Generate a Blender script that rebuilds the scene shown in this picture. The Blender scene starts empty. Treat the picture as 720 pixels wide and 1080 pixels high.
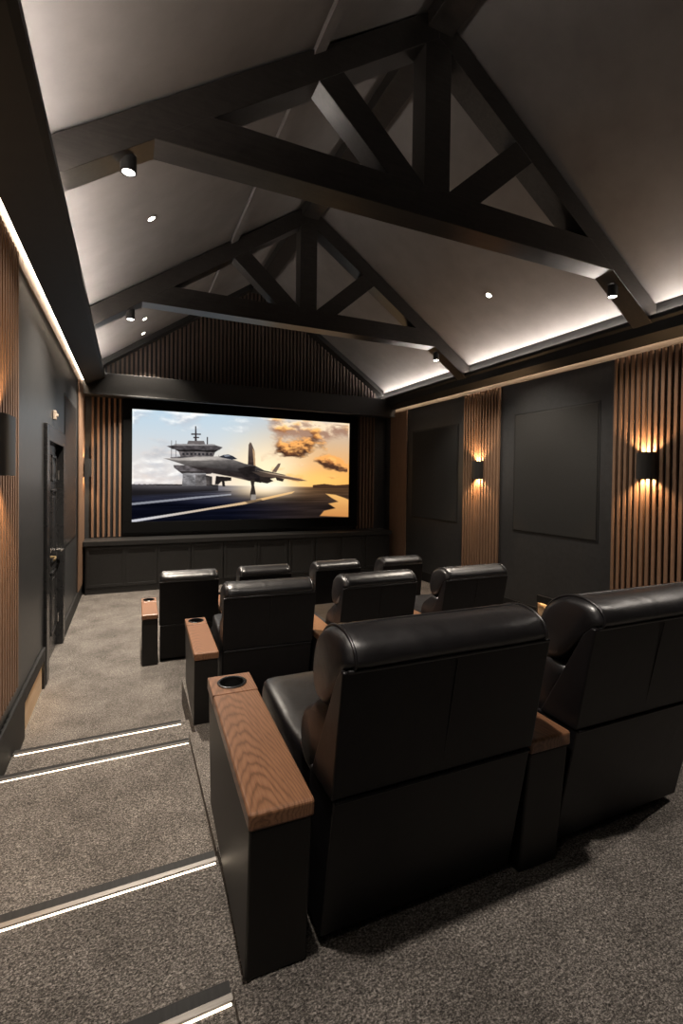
import bpy, bmesh, math, random
import numpy as np
from mathutils import Vector, Matrix

scene = bpy.context.scene
COL = scene.collection
random.seed(4)
R = math.radians

# ------------------------------------------------------------------ key dimensions (metres)
XL, XR = -0.674, 4.97            # side walls
YF, YB = 8.75, -1.30             # screen wall, wall behind the seats
XC = 2.15                        # ridge
SL = 0.684                       # roof slope
ZR = 5.47                        # ridge height of the ceiling
def ceil_z(x): return ZR - SL * abs(x - XC)
def raf_z(x): return 5.225 - SL * abs(x - XC)      # underside of the rafters
ZA, ZB, ZC = 0.0, 0.20, 0.50     # floor under the three rows
Z1, Z2, Z3, Z4 = 0.09, 0.155, 0.46, 0.47            # aisle steps

# ------------------------------------------------------------------ materials
def new_mat(name):
    m = bpy.data.materials.new(name); m.use_nodes = True
    nt = m.node_tree; nt.nodes.clear()
    out = nt.nodes.new('ShaderNodeOutputMaterial')
    return m, nt, out
def N(nt, t, **kw):
    n = nt.nodes.new(t)
    for k, v in kw.items():
        if k in n.inputs: n.inputs[k].default_value = v
        else: setattr(n, k, v)
    return n
def L(nt, a, ao, b, bi): nt.links.new(a.outputs[ao], b.inputs[bi])
def coords(nt, scale=(1, 1, 1), rot=(0, 0, 0), loc=(0, 0, 0)):
    tc = N(nt, 'ShaderNodeTexCoord'); mp = N(nt, 'ShaderNodeMapping')
    mp.inputs['Scale'].default_value = scale; mp.inputs['Rotation'].default_value = rot; mp.inputs['Location'].default_value = loc
    L(nt, tc, 'Object', mp, 'Vector'); return mp
def ramp(nt, stops):
    r = N(nt, 'ShaderNodeValToRGB'); e = r.color_ramp.elements
    while len(e) < len(stops): e.new(0.5)
    for i, (p, c) in enumerate(stops):
        e[i].position = p; e[i].color = (*c, 1)
    return r
def bsdf(nt, out, **kw):
    b = N(nt, 'ShaderNodeBsdfPrincipled', **kw); L(nt, b, 'BSDF', out, 'Surface'); return b
def bump(nt, b, src, so, strength, dist=0.01):
    bp = N(nt, 'ShaderNodeBump'); bp.inputs['Strength'].default_value = strength; bp.inputs['Distance'].default_value = dist
    L(nt, src, so, bp, 'Height'); L(nt, bp, 'Normal', b, 'Normal'); return bp

def noisy(name, c0, c1, scale=(8, 8, 8), rough=0.7, bstr=0.15, det=6, spec=0.5, rr=None):
    m, nt, out = new_mat(name); b = bsdf(nt, out, Roughness=rough)
    b.inputs['Specular IOR Level'].default_value = spec
    mp = coords(nt, scale); n = N(nt, 'ShaderNodeTexNoise', Scale=1.0, Detail=det, Roughness=0.6); L(nt, mp, 'Vector', n, 'Vector')
    r = ramp(nt, [(0.3, c0), (0.7, c1)]); L(nt, n, 'Fac', r, 'Fac'); L(nt, r, 'Color', b, 'Base Color')
    if bstr: bump(nt, b, n, 'Fac', bstr, 0.003)
    return m
def emit(name, col, s):
    m, nt, out = new_mat(name); e = N(nt, 'ShaderNodeEmission'); e.inputs['Color'].default_value = (*col, 1); e.inputs['Strength'].default_value = s
    L(nt, e, 'Emission', out, 'Surface'); return m

def carpet_mat():
    m, nt, out = new_mat('carpet'); b = bsdf(nt, out, Roughness=0.95); b.inputs['Specular IOR Level'].default_value = 0.15
    mp = coords(nt)
    n1 = N(nt, 'ShaderNodeTexNoise', Scale=150.0, Detail=3.0, Roughness=0.7); L(nt, mp, 'Vector', n1, 'Vector')
    mp2 = coords(nt, (85, 200, 85), (0, 0, R(35)))
    n2 = N(nt, 'ShaderNodeTexNoise', Scale=1.0, Detail=3.0, Roughness=0.6, Distortion=1.5); L(nt, mp2, 'Vector', n2, 'Vector')
    n3 = N(nt, 'ShaderNodeTexNoise', Scale=3.2, Detail=5.0, Roughness=0.65); L(nt, mp, 'Vector', n3, 'Vector')
    mx = N(nt, 'ShaderNodeMix', data_type='FLOAT'); mx.inputs[0].default_value = 0.5
    L(nt, n1, 'Fac', mx, 2); L(nt, n2, 'Fac', mx, 3)
    r = ramp(nt, [(0.39, (0.020, 0.0185, 0.0175)), (0.5, (0.100, 0.092, 0.085)), (0.63, (0.34, 0.315, 0.295))])
    L(nt, mx, 0, r, 'Fac')
    r2 = ramp(nt, [(0.3, (0.62, 0.60, 0.58)), (0.7, (1.18, 1.15, 1.11))]); L(nt, n3, 'Fac', r2, 'Fac')
    mc = N(nt, 'ShaderNodeMix', data_type='RGBA', blend_type='MULTIPLY'); mc.inputs[0].default_value = 1.0
    L(nt, r, 'Color', mc, 6); L(nt, r2, 'Color', mc, 7); L(nt, mc, 2, b, 'Base Color')
    bump(nt, b, mx, 0, 0.9, 0.012)
    return m

def leather_mat(name='black_leather', spec=0.26, wrinkle=0.05, r0=0.32, r1=0.45):
    m, nt, out = new_mat(name); b = bsdf(nt, out, Roughness=0.36); b.inputs['Specular IOR Level'].default_value = spec
    mp = coords(nt)
    v = N(nt, 'ShaderNodeTexVoronoi', Scale=240.0); L(nt, mp, 'Vector', v, 'Vector')
    n = N(nt, 'ShaderNodeTexNoise', Scale=9.0, Detail=4.0, Roughness=0.6, Distortion=0.8); L(nt, mp, 'Vector', n, 'Vector')
    r = ramp(nt, [(0.3, (0.0042, 0.0038, 0.0044)), (0.75, (0.0078, 0.0068, 0.0074))]); L(nt, n, 'Fac', r, 'Fac'); L(nt, r, 'Color', b, 'Base Color')
    rr = N(nt, 'ShaderNodeMapRange'); rr.inputs[3].default_value = r0; rr.inputs[4].default_value = r1
    L(nt, n, 'Fac', rr, 0); L(nt, rr, 0, b, 'Roughness')
    b1 = N(nt, 'ShaderNodeBump'); b1.inputs['Strength'].default_value = 0.10; b1.inputs['Distance'].default_value = 0.002
    L(nt, v, 'Distance', b1, 'Height')
    b2 = N(nt, 'ShaderNodeBump'); b2.inputs['Strength'].default_value = wrinkle; b2.inputs['Distance'].default_value = 0.014
    n5 = N(nt, 'ShaderNodeTexNoise', Scale=8.0, Detail=2.0, Roughness=0.45, Distortion=1.2); L(nt, mp, 'Vector', n5, 'Vector')
    L(nt, n5, 'Fac', b2, 'Height'); L(nt, b1, 'Normal', b2, 'Normal'); L(nt, b2, 'Normal', b, 'Normal')
    return m

def walnut_mat(name, along, dark, mid, light, rings=True, rough=0.38, sc=1.0):
    """Walnut veneer: the figure runs along the given axis."""
    m, nt, out = new_mat(name); b = bsdf(nt, out, Roughness=rough)
    s = {'y': (14, 1.35, 14), 'z': (30, 30, 1.2), 'x': (1.35, 14, 14)}[along]
    s = tuple(q * sc for q in s)
    mp = coords(nt, s, (0, 0, 0), (0.15, 0.9, 0.0))
    nz = N(nt, 'ShaderNodeTexNoise', Scale=0.55, Detail=3.0, Roughness=0.5); L(nt, mp, 'Vector', nz, 'Vector')
    if rings:
        ad = N(nt, 'ShaderNodeMix', data_type='RGBA', blend_type='ADD'); ad.inputs[0].default_value = 0.9
        L(nt, mp, 'Vector', ad, 6); L(nt, nz, 'Color', ad, 7)
        w = N(nt, 'ShaderNodeTexWave', wave_type='RINGS', rings_direction='Z', Scale=3.4, Distortion=2.4, Detail=3.0)
        w.inputs['Detail Scale'].default_value = 1.4
        L(nt, ad, 2, w, 'Vector'); fac = (w, 'Fac')
    else:
        w = N(nt, 'ShaderNodeTexNoise', Scale=2.0, Detail=5.0, Roughness=0.6, Distortion=0.4); L(nt, mp, 'Vector', w, 'Vector'); fac = (w, 'Fac')
    f = {'y': (260, 9, 260), 'z': (220, 220, 7), 'x': (9, 260, 260)}[along]
    mp2 = coords(nt, f); n2 = N(nt, 'ShaderNodeTexNoise', Scale=1.0, Detail=3.0, Roughness=0.6); L(nt, mp2, 'Vector', n2, 'Vector')
    r = ramp(nt, [(0.02, dark), (0.28, mid), (0.95, light)]); L(nt, fac[0], fac[1], r, 'Fac')
    r2 = ramp(nt, [(0.30, (0.70, 0.67, 0.64)), (0.60, (1.06, 1.06, 1.06))]); L(nt, n2, 'Fac', r2, 'Fac')
    mc = N(nt, 'ShaderNodeMix', data_type='RGBA', blend_type='MULTIPLY'); mc.inputs[0].default_value = 0.75
    L(nt, r, 'Color', mc, 6); L(nt, r2, 'Color', mc, 7); L(nt, mc, 2, b, 'Base Color')
    bump(nt, b, n2, 'Fac', 0.12, 0.002)
    return m

def beam_mat():
    m, nt, out = new_mat('stained_beam'); b = bsdf(nt, out, Roughness=0.30); b.inputs['Specular IOR Level'].default_value = 0.55
    mp = coords(nt, (9, 9, 9)); n = N(nt, 'ShaderNodeTexNoise', Scale=1.0, Detail=6.0, Roughness=0.65, Distortion=1.2); L(nt, mp, 'Vector', n, 'Vector')
    mp2 = coords(nt, (4, 60, 60)); n2 = N(nt, 'ShaderNodeTexNoise', Scale=1.0, Detail=3.0); L(nt, mp2, 'Vector', n2, 'Vector')
    mx = N(nt, 'ShaderNodeMix', data_type='FLOAT'); mx.inputs[0].default_value = 0.5; L(nt, n, 'Fac', mx, 2); L(nt, n2, 'Fac', mx, 3)
    r = ramp(nt, [(0.3, (0.012, 0.0107, 0.0098)), (0.7, (0.037, 0.0327, 0.0294))]); L(nt, mx, 0, r, 'Fac'); L(nt, r, 'Color', b, 'Base Color')
    bump(nt, b, mx, 0, 0.12, 0.003)
    return m

M = {}
M['carpet'] = carpet_mat()
M['leather'] = leather_mat()
M['soft_leather'] = leather_mat('soft_black_leather', 0.75, 0.20, 0.30, 0.42)
M['arm_wood'] = walnut_mat('walnut_arm', 'y', (0.125, 0.058, 0.029), (0.176, 0.084, 0.043), (0.208, 0.102, 0.054), True, 0.34)
M['slat_wood'] = walnut_mat('walnut_slat', 'z', (0.070, 0.039, 0.023), (0.155, 0.090, 0.055), (0.245, 0.150, 0.096), False, 0.5)
M['dark_slat'] = walnut_mat('dark_slat', 'z', (0.035, 0.025, 0.019), (0.075, 0.052, 0.040), (0.12, 0.084, 0.064), False, 0.55)
M['beam'] = beam_mat()
M['ceiling'] = noisy('ceiling_plaster', (0.150, 0.141, 0.136), (0.185, 0.175, 0.169), (3.5, 3.5, 3.5), 0.85, 0.08)
M['wall'] = noisy('charcoal_wall', (0.023, 0.0235, 0.0245), (0.033, 0.0335, 0.0345), (18, 18, 18), 0.38, 0.06)
M['fabric'] = noisy('acoustic_fabric', (0.022, 0.0217, 0.021), (0.031, 0.0305, 0.0298), (140, 140, 140), 0.9, 0.3, 3, 0.2)
M['groove'] = noisy('black_trim', (0.004, 0.004, 0.004), (0.007, 0.007, 0.007), (20, 20, 20), 0.6, 0)
M['paint'] = noisy('black_lacquer', (0.0125, 0.012, 0.0115), (0.018, 0.0175, 0.017), (25, 25, 25), 0.42, 0.04)
M['gloss_panel'] = noisy('gloss_panel', (0.016, 0.0165, 0.017), (0.022, 0.0225, 0.023), (60, 60, 60), 0.24, 0.02)
M['soffit'] = noisy('soffit_paint', (0.0065, 0.0063, 0.0062), (0.0095, 0.0092, 0.009), (12, 12, 12), 0.6, 0.03, spec=0.3)
M['door'] = noisy('door_paint', (0.012, 0.012, 0.0125), (0.018, 0.018, 0.0185), (25, 25, 25), 0.27, 0)
M['trimwood'] = noisy('pale_trim', (0.30, 0.24, 0.19), (0.36, 0.29, 0.23), (6, 6, 30), 0.6, 0.05)
M['recess'] = noisy('recess_wood', (0.36, 0.25, 0.15), (0.46, 0.33, 0.21), (9, 3, 40), 0.6, 0.05)
M['velvet'] = noisy('screen_frame', (0.0025, 0.0025, 0.0025), (0.004, 0.004, 0.004), (60, 60, 60), 0.95, 0.1, 3, 0.1)
M['metal_dark'] = noisy('dark_anodised', (0.010, 0.0095, 0.0095), (0.017, 0.0165, 0.016), (90, 9, 90), 0.6, 0.05, spec=0.2)
M['metal'] = noisy('aluminium', (0.12, 0.112, 0.106), (0.17, 0.16, 0.15), (12, 200, 200), 0.45, 0.05); 
M['steel'] = noisy('steel', (0.50, 0.48, 0.45), (0.60, 0.58, 0.55), (60, 60, 60), 0.25, 0.02)
M['brass'] = noisy('brass', (0.55, 0.40, 0.20), (0.65, 0.48, 0.26), (60, 60, 60), 0.28, 0.02)
for k in ('metal', 'steel', 'brass'):
    [n for n in M[k].node_tree.nodes if n.type == 'BSDF_PRINCIPLED'][0].inputs['Metallic'].default_value = 0.9
M['console'] = noisy('console_leather', (0.0060, 0.0053, 0.0048), (0.0098, 0.0085, 0.0074), (16, 16, 3), 0.48, 0.05, spec=0.35)
M['cup'] = noisy('cup_black', (0.006, 0.006, 0.006), (0.011, 0.011, 0.011), (40, 40, 40), 0.25, 0.02)
WARM = (1.0, 0.80, 0.62)
M['cove_led'] = emit('cove_led', (1.0, 0.89, 0.80), 100)
M['slot_led'] = emit('slot_led', (1.0, 0.78, 0.58), 26)
M['step_led'] = emit('step_led', (1.0, 0.80, 0.58), 7.0)
M['toe_led'] = emit('toe_led', (1.0, 0.68, 0.38), 70)
M['lens'] = emit('spot_lens', (1.0, 0.93, 0.86), 30)
M['sconce_led'] = emit('sconce_led', (1.0, 0.62, 0.30), 16)

# ------------------------------------------------------------------ mesh helpers
class MB:
    def __init__(s): s.v = []; s.f = []
    def add(s, verts, faces, mtx=None):
        b = len(s.v)
        for q in verts:
            q = Vector(q)
            s.v.append(tuple(mtx @ q if mtx is not None else q))
        s.f += [tuple(b + i for i in f) for f in faces]; return s
    def box(s, x0, x1, y0, y1, z0, z1, mtx=None):
        v = [(x, y, z) for x in (x0, x1) for y in (y0, y1) for z in (z0, z1)]
        return s.add(v, [(0, 1, 3, 2), (4, 6, 7, 5), (0, 4, 5, 1), (2, 3, 7, 6), (0, 2, 6, 4), (1, 5, 7, 3)], mtx)
    def prism(s, poly, a0, a1, axis='x', mtx=None):
        """poly: list of 2D points in the plane normal to axis (x: (y,z), y: (x,z), z: (x,y))."""
        n = len(poly)
        def P(p, a): return {'x': (a, p[0], p[1]), 'y': (p[0], a, p[1]), 'z': (p[0], p[1], a)}[axis]
        v = [P(p, a0) for p in poly] + [P(p, a1) for p in poly]
        f = [tuple(range(n)), tuple(range(2 * n - 1, n - 1, -1))] + [(i, i + n, (i + 1) % n + n, (i + 1) % n) for i in range(n)]
        return s.add(v, f, mtx)
    def tube(s, pts, r, n=10, mtx=None):
        pts = [Vector(p) for p in pts]; rings = []; up = None
        for i, p in enumerate(pts):
            d = (pts[min(i + 1, len(pts) - 1)] - pts[max(i - 1, 0)]).normalized()
            if up is None: up = Vector((0, 0, 1)) if abs(d.z) < 0.9 else Vector((1, 0, 0))
            a = d.cross(up).normalized(); b2 = a.cross(d).normalized(); up = b2
            rings.append([p + a * (r * math.cos(2 * math.pi * k / n)) + b2 * (r * math.sin(2 * math.pi * k / n)) for k in range(n)])
        v = [q for rg in rings for q in rg]
        f = [(i * n + k, i * n + (k + 1) % n, (i + 1) * n + (k + 1) % n, (i + 1) * n + k) for i in range(len(pts) - 1) for k in range(n)]
        f += [tuple(range(n - 1, -1, -1)), tuple((len(pts) - 1) * n + k for k in range(n))]
        return s.add(v, f, mtx)
    def lathe(s, prof, n=32, mtx=None, closed=False):
        v = []; f = []; m = len(prof)
        for r_, z in prof:
            for k in range(n):
                a = 2 * math.pi * k / n; v.append((r_ * math.cos(a), r_ * math.sin(a), z))
        rng = m if closed else m - 1
        for i in range(rng):
            j = (i + 1) % m
            for k in range(n):
                f.append((i * n + k, i * n + (k + 1) % n, j * n + (k + 1) % n, j * n + k))
        if not closed:
            f.append(tuple(range(n - 1, -1, -1))); f.append(tuple((m - 1) * n + k for k in range(n)))
        return s.add(v, f, mtx)
    def build(s, name, mat, parent=None, bevel=0, seg=2, smooth=None, loc=None):
        me = bpy.data.meshes.new(name); me.from_pydata(s.v, [], s.f)
        bm = bmesh.new(); bm.from_mesh(me); bmesh.ops.recalc_face_normals(bm, faces=bm.faces); bm.to_mesh(me); bm.free()
        me.materials.append(mat)
        o = bpy.data.objects.new(name, me); COL.objects.link(o)
        if parent is not None: o.parent = parent
        if loc is not None: o.location = loc
        if smooth is not None:
            me.polygons.foreach_set('use_smooth', [True] * len(me.polygons)); me.set_sharp_from_angle(angle=R(smooth))
        if bevel:
            md = o.modifiers.new('edge', 'BEVEL'); md.width = bevel; md.segments = seg; md.limit_method = 'ANGLE'; md.angle_limit = R(35)
        return o

def tag(o, label, cat, group=None):
    o['label'] = label; o['category'] = cat
    if group: o['group'] = group
    return o
def thing(name, label, cat, loc=(0, 0, 0), rz=0.0, group=None):
    o = bpy.data.objects.new(name, None); COL.objects.link(o); o.empty_display_size = 0.1
    o.location = loc; o.rotation_euler = (0, 0, rz); return tag(o, label, cat, group)
def struct(o): o['kind'] = 'structure'; return o
def dup(root, loc, rz=None, label=None, group=None):
    r = root.copy(); COL.objects.link(r); r.location = loc
    if rz is not None: r.rotation_euler = (0, 0, rz)
    if label: r['label'] = label
    if group: r['group'] = group
    for ch in list(root.children):
        c = ch.copy(); COL.objects.link(c); c.parent = r
        for g in list(ch.children):
            d = g.copy(); COL.objects.link(d); d.parent = c
    return r
def catmull(pts, n=6, closed=True):
    out = []; m = len(pts)
    for i in range(m):
        p0, p1, p2, p3 = (np.array(pts[(i + k) % m], float) for k in (-1, 0, 1, 2))
        for k in range(n):
            t = k / n
            out.append(tuple(0.5 * ((2 * p1) + (-p0 + p2) * t + (2 * p0 - 5 * p1 + 4 * p2 - p3) * t * t + (-p0 + 3 * p1 - 3 * p2 + p3) * t ** 3)))
    return out
def light(name, kind, parent, loc, energy, color, **kw):
    d = bpy.data.lights.new(name, kind); d.energy = energy; d.color = color
    aim = kw.pop('aim', None)
    for k, v in kw.items(): setattr(d, k, v)
    o = bpy.data.objects.new(name, d); COL.objects.link(o); o.location = loc
    if aim is not None: o.rotation_euler = Vector(aim).to_track_quat('-Z', 'Y').to_euler()
    if parent is not None: o.parent = parent
    return o

# ------------------------------------------------------------------ the room shell
T = 0.15
f = MB()
aisle = [(1.235, Z3), (1.72, Z3), (1.72, Z2), (3.13, Z2), (3.13, Z1), (3.52, Z1), (3.52, 0), (8.9, 0), (8.9, -0.2)]
f.prism([(YB, -0.2), (YB, Z4), (1.235, Z4)] + aisle, XL - T, 0.255, 'x')
f.prism([(1.21, -0.2), (1.21, Z4), (1.235, Z4)] + aisle, 0.255, 0.300, 'x')
f.prism([(1.72, -0.2)] + aisle[2:], 0.300, 0.36, 'x')
f.prism([(1.72, -0.2), (1.72, ZB), (3.12, ZB), (3.12, Z1), (3.52, Z1), (3.52, 0), (8.9, 0), (8.9, -0.2)], 0.36, 0.402, 'x')
f.prism([(YB, -0.2), (YB, ZC), (1.80, ZC), (1.80, ZB), (4.0, ZB), (4.0, 0), (8.9, 0), (8.9, -0.2)], 0.402, XR + T, 'x')
f.prism([(YB, -0.2), (YB, ZC), (1.21, ZC), (1.21, -0.2)], 0.255, 0.300, 'x')
f.prism([(YB, -0.2), (YB, ZC), (1.72, ZC), (1.72, -0.2)], 0.300, 0.402, 'x')
struct(f.build('floor', M['carpet']))

def wall(name, *b): return struct(MB().box(*b).build(name, M['wall']))
wall('wall_left', XL - T, XL, YB - T, 4.84, -0.2, 3.7)
# opening for the door keeps the wall in two lengths plus a head, all one wall object
w = bpy.data.objects['wall_left']; bpy.data.objects.remove(w, do_unlink=True)
w = MB(); 
w.box(XL - T, XL, YB - T, 4.86, -0.2, 3.7); w.box(XL - T, XL, 6.02, YF + T, -0.2, 3.7); w.box(XL - T, XL, 4.86, 6.02, 2.22, 3.7)
struct(w.build('wall_left', M['wall']))
wall('wall_right', XR, XR + T, YB - T, YF + T, -0.2, 3.7)
wg = MB().prism([(XL - T, -0.2), (XR + T, -0.2), (XR + T, 3.6), (XC, ZR + 0.2), (XL - T, 3.6)], YF, YF + T, 'y'); struct(wg.build('wall_front', M['wall']))
wg = MB().prism([(XL - T, -0.2), (XR + T, -0.2), (XR + T, 3.6), (XC, ZR + 0.2), (XL - T, 3.6)], YB - T, YB, 'y'); struct(wg.build('wall_back', M['wall']))
xl, xr = XL - T, XR + T
struct(MB().prism([(xl, ceil_z(xl)), (XC, ZR), (xr, ceil_z(xr)), (xr, ceil_z(xr) + 0.2), (XC, ZR + 0.2), (xl, ceil_z(xl) + 0.2)], YB - T, YF + T, 'y').build('ceiling', M['ceiling']))

# eaves: dark sloped soffit with a ledge on top (cove light) and a slot against the wall
YE = 8.36
def eave(side, name, trims):
    sx = (lambda d: XL + d) if side < 0 else (lambda d: XR - d)
    ins = 0.329 if side < 0 else 0.24
    zt = 3.46 if side < 0 else 3.515
    poly = [(sx(ins), zt), (sx(ins), zt - 0.045), (sx(ins - 0.03), zt - 0.07), (sx(0.20), 3.345), (sx(0.075), 3.285), (sx(0.057), 3.275), (sx(0.057), 3.36), (sx(0.0), 3.36), (sx(0), zt - 0.02), (sx(ins - 0.075), zt - 0.02), (sx(ins - 0.012), zt - 0.02), (sx(ins - 0.012), zt)]
    o = struct(MB().prism(poly, YB, YF, 'y').build(name, M['soffit']))
    MB().box(min(sx(ins - 0.085), sx(ins - 0.10)), max(sx(ins - 0.085), sx(ins - 0.10)), YB, YF, zt - 0.02, ceil_z(sx(ins - 0.08)) - 0.004).build('upstand', M['paint'], o)
    a, b_ = sorted((sx(ins - 0.035), sx(ins - 0.06)))
    MB().box(a, b_, 0.9, 8.66, zt - 0.018, zt - 0.008).build('cove_light_strip', M['cove_led'], o)
    a, b_ = sorted((sx(0.014), sx(0.040)))
    MB().box(a, b_, YB + .05, YE, 3.345, 3.358).build('slot_light_strip', M['slot_led'], o)
    a, b_ = sorted((sx(0.0), sx(0.012)))
    struct(MB().box(a, b_, YB, YE, 3.225, 3.345).build(trims, M['trimwood']))
eave(-1, 'trim_1', 'trim_2'); eave(1, 'trim_3', 'trim_4')

# beam across the screen wall with its cornice, and the raking trims of the gable
o = struct(MB().box(XL + 0.0, XR, 8.36, YF, 3.15, 3.485).build('trim_5', M['paint'], bevel=0.006))
MB().box(XL, XR, 8.335, 8.40, 3.125, 3.152).build('cornice', M['paint'], o, bevel=0.006)
for s, nm in ((-1, 'trim_6'), (1, 'trim_7')):
    x0, x1 = (XL + 0.2, XC) if s < 0 else (XC, XR - 0.2)
    struct(MB().prism([(x0, ceil_z(x0) - 0.10), (x1, ceil_z(x1) - 0.10), (x1, ceil_z(x1) + .01), (x0, ceil_z(x0) + .01)], 8.52, YF, 'y').build(nm, M['paint'], bevel=0.004))

# baseboards; near the lower steps a lit toe recess is cut into each
def baseboard(name, side, y0, y1):
    t = 0.022
    a, b_ = (XL, XL + t) if side < 0 else (XR - t, XR)
    m = MB()
    m.box(a, b_, YB, 1.2, ZC if side > 0 else Z4, (ZC if side > 0 else Z4) + 0.20)
    m.box(a, b_, 1.2, 1.8, Z3, Z3 + 0.2); m.box(a, b_, 1.8, 3.13, ZB, 0.42); m.box(a, b_, 3.13, y0, 0.0, 0.345)
    m.box(a, b_, y0, y1, 0.262, 0.345)
    m.box(*((b_ - .006, b_) if side < 0 else (a, a + .006)), y0, y1, 0.246, 0.265)
    if side < 0: m.box(a, b_, y1, 4.79, 0, 0.345); m.box(a, b_, 6.11, 8.245, 0, 0.17)
    else: m.box(a, b_, y1, 8.245, 0, 0.17)
    o = struct(m.build(name, M['soffit'], bevel=0.003))
    q0, q1 = (XL - 0.0, XL + 0.002) if side < 0 else (XR - 0.002, XR)
    MB().box(q0, q1, y0, y1, 0.0, 0.262).build('recess_board', M['recess'], o)
    l0, l1 = (XL + 0.004, XL + 0.014) if side < 0 else (XR - 0.014, XR - 0.004)
    MB().box(l0, l1, y0 + .04, y1 - .03, 0.255, 0.2615).build('toe_light_strip', M['toe_led'], o)
    return o
baseboard('baseboard_left', -1, 3.88, 4.72)
baseboard('baseboard_right', 1, 3.70, 4.62)

# door in the left wall
d = struct(MB().box(XL - 0.075, XL - 0.035, 4.94, 5.945, 0.008, 2.15).build('door_1', M['door'], bevel=0.003))
fr = MB(); xo = XL + 0.028
for (a, b_, z0, z1) in ((4.80, 4.94, 0, 2.30), (5.945, 6.09, 0, 2.30), (4.94, 5.945, 2.155, 2.30)): fr.box(XL - 0.10, xo if a != 0 else xo, a, b_, z0, z1)
fr.build('door_frame', M['door'], d, bevel=0.006)
xs = XL - 0.035
def door_panel(y0, y1, z0, z1):
    m = MB()
    for (a, b_, c, e) in ((y0, y1, z0, z0 + .03), (y0, y1, z1 - .03, z1), (y0, y0 + .03, z0, z1), (y1 - .03, y1, z0, z1)): m.box(xs - 0.005, xs + 0.012, a, b_, c, e)
    m.box(xs - 0.005, xs + 0.008, y0 + .075, y1 - .075, z0 + .075, z1 - .075)
    m.build('door_panel', M['door'], d, bevel=0.006)
for (z0, z1) in ((1.78, 2.05), (0.95, 1.70), (0.22, 0.86)):
    door_panel(5.06, 5.40, z0, z1); door_panel(5.50, 5.83, z0, z1)
h = MB().box(xs, xs + 0.008, 5.865, 5.905, 0.965, 1.115).build('handle_plate', M['steel'], d, bevel=0.002)
MB().tube([(xs + .004, 5.885, 1.045), (xs + .055, 5.885, 1.045), (xs + .06, 5.875, 1.045), (xs + .06, 5.765, 1.045)], 0.009).build('door_handle', M['steel'], d, smooth=50)
MB().tube([(xs + .003, 5.42, 1.035), (xs + .05, 5.42, 1.035), (xs + .055, 5.40, 1.03), (xs + .055, 5.29, 1.025)], 0.010).build('pull_lever', M['brass'], d, smooth=50)
MB().lathe([(0.022, 0), (0.022, .012), (0.012, .018)], 20, Matrix.Translation((xs, 5.42, 1.10)) @ Matrix.Rotation(R(90), 4, 'Y')).build('lock_rose', M['steel'], d, smooth=40)
for z in (0.3, 1.85): MB().tube([(xs + .012, 5.952, z - .05), (xs + .012, 5.952, z + .05)], 0.011).build('hinge', M['steel'], d, smooth=50)

# ------------------------------------------------------------------ acoustic panels on the side walls
def acoustic(side, y0, y1, label, z0=1.14, z1=2.79, mat='fabric'):
    x = XL if side < 0 else XR; s = 1 if side < 0 else -1
    t = thing('acoustic_panel', label, 'wall panel', (x, (y0 + y1) / 2, z0), 0, 'acoustic panels on the side walls')
    hw = (y1 - y0) / 2; H_ = z1 - z0; e_ = 0.024
    MB().box(*sorted((0, s * 0.011)), -hw + e_, hw - e_, e_, H_ - e_).build('fabric_face', M[mat], t, bevel=0.004)
    m = MB()
    for (a, b_, c, e) in ((-hw, hw, 0, e_), (-hw, hw, H_ - e_, H_), (-hw, -hw + e_, e_, H_ - e_), (hw - e_, hw, e_, H_ - e_)): m.box(*sorted((0, s * 0.005)), a, b_, c, e)
    m.build('shadow_frame', M['groove'], t)
acoustic(1, 3.755, 5.09, 'large black fabric wall panel between the two wood columns carrying lamps')
acoustic(1, 6.33, 7.72, 'black fabric wall panel beside the plain wood column near the screen')
acoustic(-1, 6.22, 7.48, 'smooth black wall panel between the door and the screen', 1.0, mat='gloss_panel')

# ------------------------------------------------------------------ walnut slat panels
def slats(name, label, origin, rz, width, z0, z1, n, sw, depth, mat, edge=True):
    """Slats on a dark backing; local x runs along the wall, local -y points into the room."""
    t = thing(name, label, 'slat panel', origin, rz, 'wooden slat panels on the walls')
    MB().box(-width / 2, width / 2, -0.012, -0.002, z0, z1).build('backing', M['groove'], t)
    m = MB(); p = (width - sw) / (n - 1)
    for i in range(n):
        x = -width / 2 + i * p
        m.box(x, x + sw, -0.012 - depth, -0.012, z0 + .004, z1 - .004)
    m.build('slats', mat, t, bevel=0.0015, seg=1)
    return t
ZT = 3.222
slats('slat_panel', 'tall walnut slat column with a lamp behind the nearest recliners', (XR, 3.165, 0), R(-90), 0.80, ZB + .21, ZT, 13, 0.032, 0.034, M['slat_wood'])
slats('slat_panel', 'walnut slat column with a lamp between two black fabric panels', (XR, 5.755, 0), R(-90), 0.80, 0.18, ZT, 13, 0.032, 0.034, M['slat_wood'])
slats('slat_panel', 'walnut slat column without a lamp in the corner beside the cabinets', (XR, 8.20, 0), R(-90), 0.62, 0.175, ZT, 16, 0.030, 0.022, M['slat_wood'])
slats('slat_panel', 'walnut slat column with a lamp next to the lit steps and door', (XL, 2.70, 0), R(90), 1.66, 0.50, ZT, 27, 0.032, 0.034, M['slat_wood'])
slats('slat_panel', 'narrow walnut slat column with a small lamp past the door', (XL, 8.16, 0), R(90), 0.94, 0.175, ZT, 22, 0.032, 0.016, M['slat_wood'])
slats('slat_panel', 'spaced walnut slats between the screen and the door-side corner', (-0.335, YF, 0), 0, 0.44, 0.84, 3.15, 6, 0.034, 0.05, M['slat_wood'])
slats('slat_panel', 'spaced walnut slats between the screen and the corner away from the door', (4.46, YF, 0), 0, 0.40, 0.84, 3.15, 6, 0.030, 0.05, M['slat_wood'])
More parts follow.
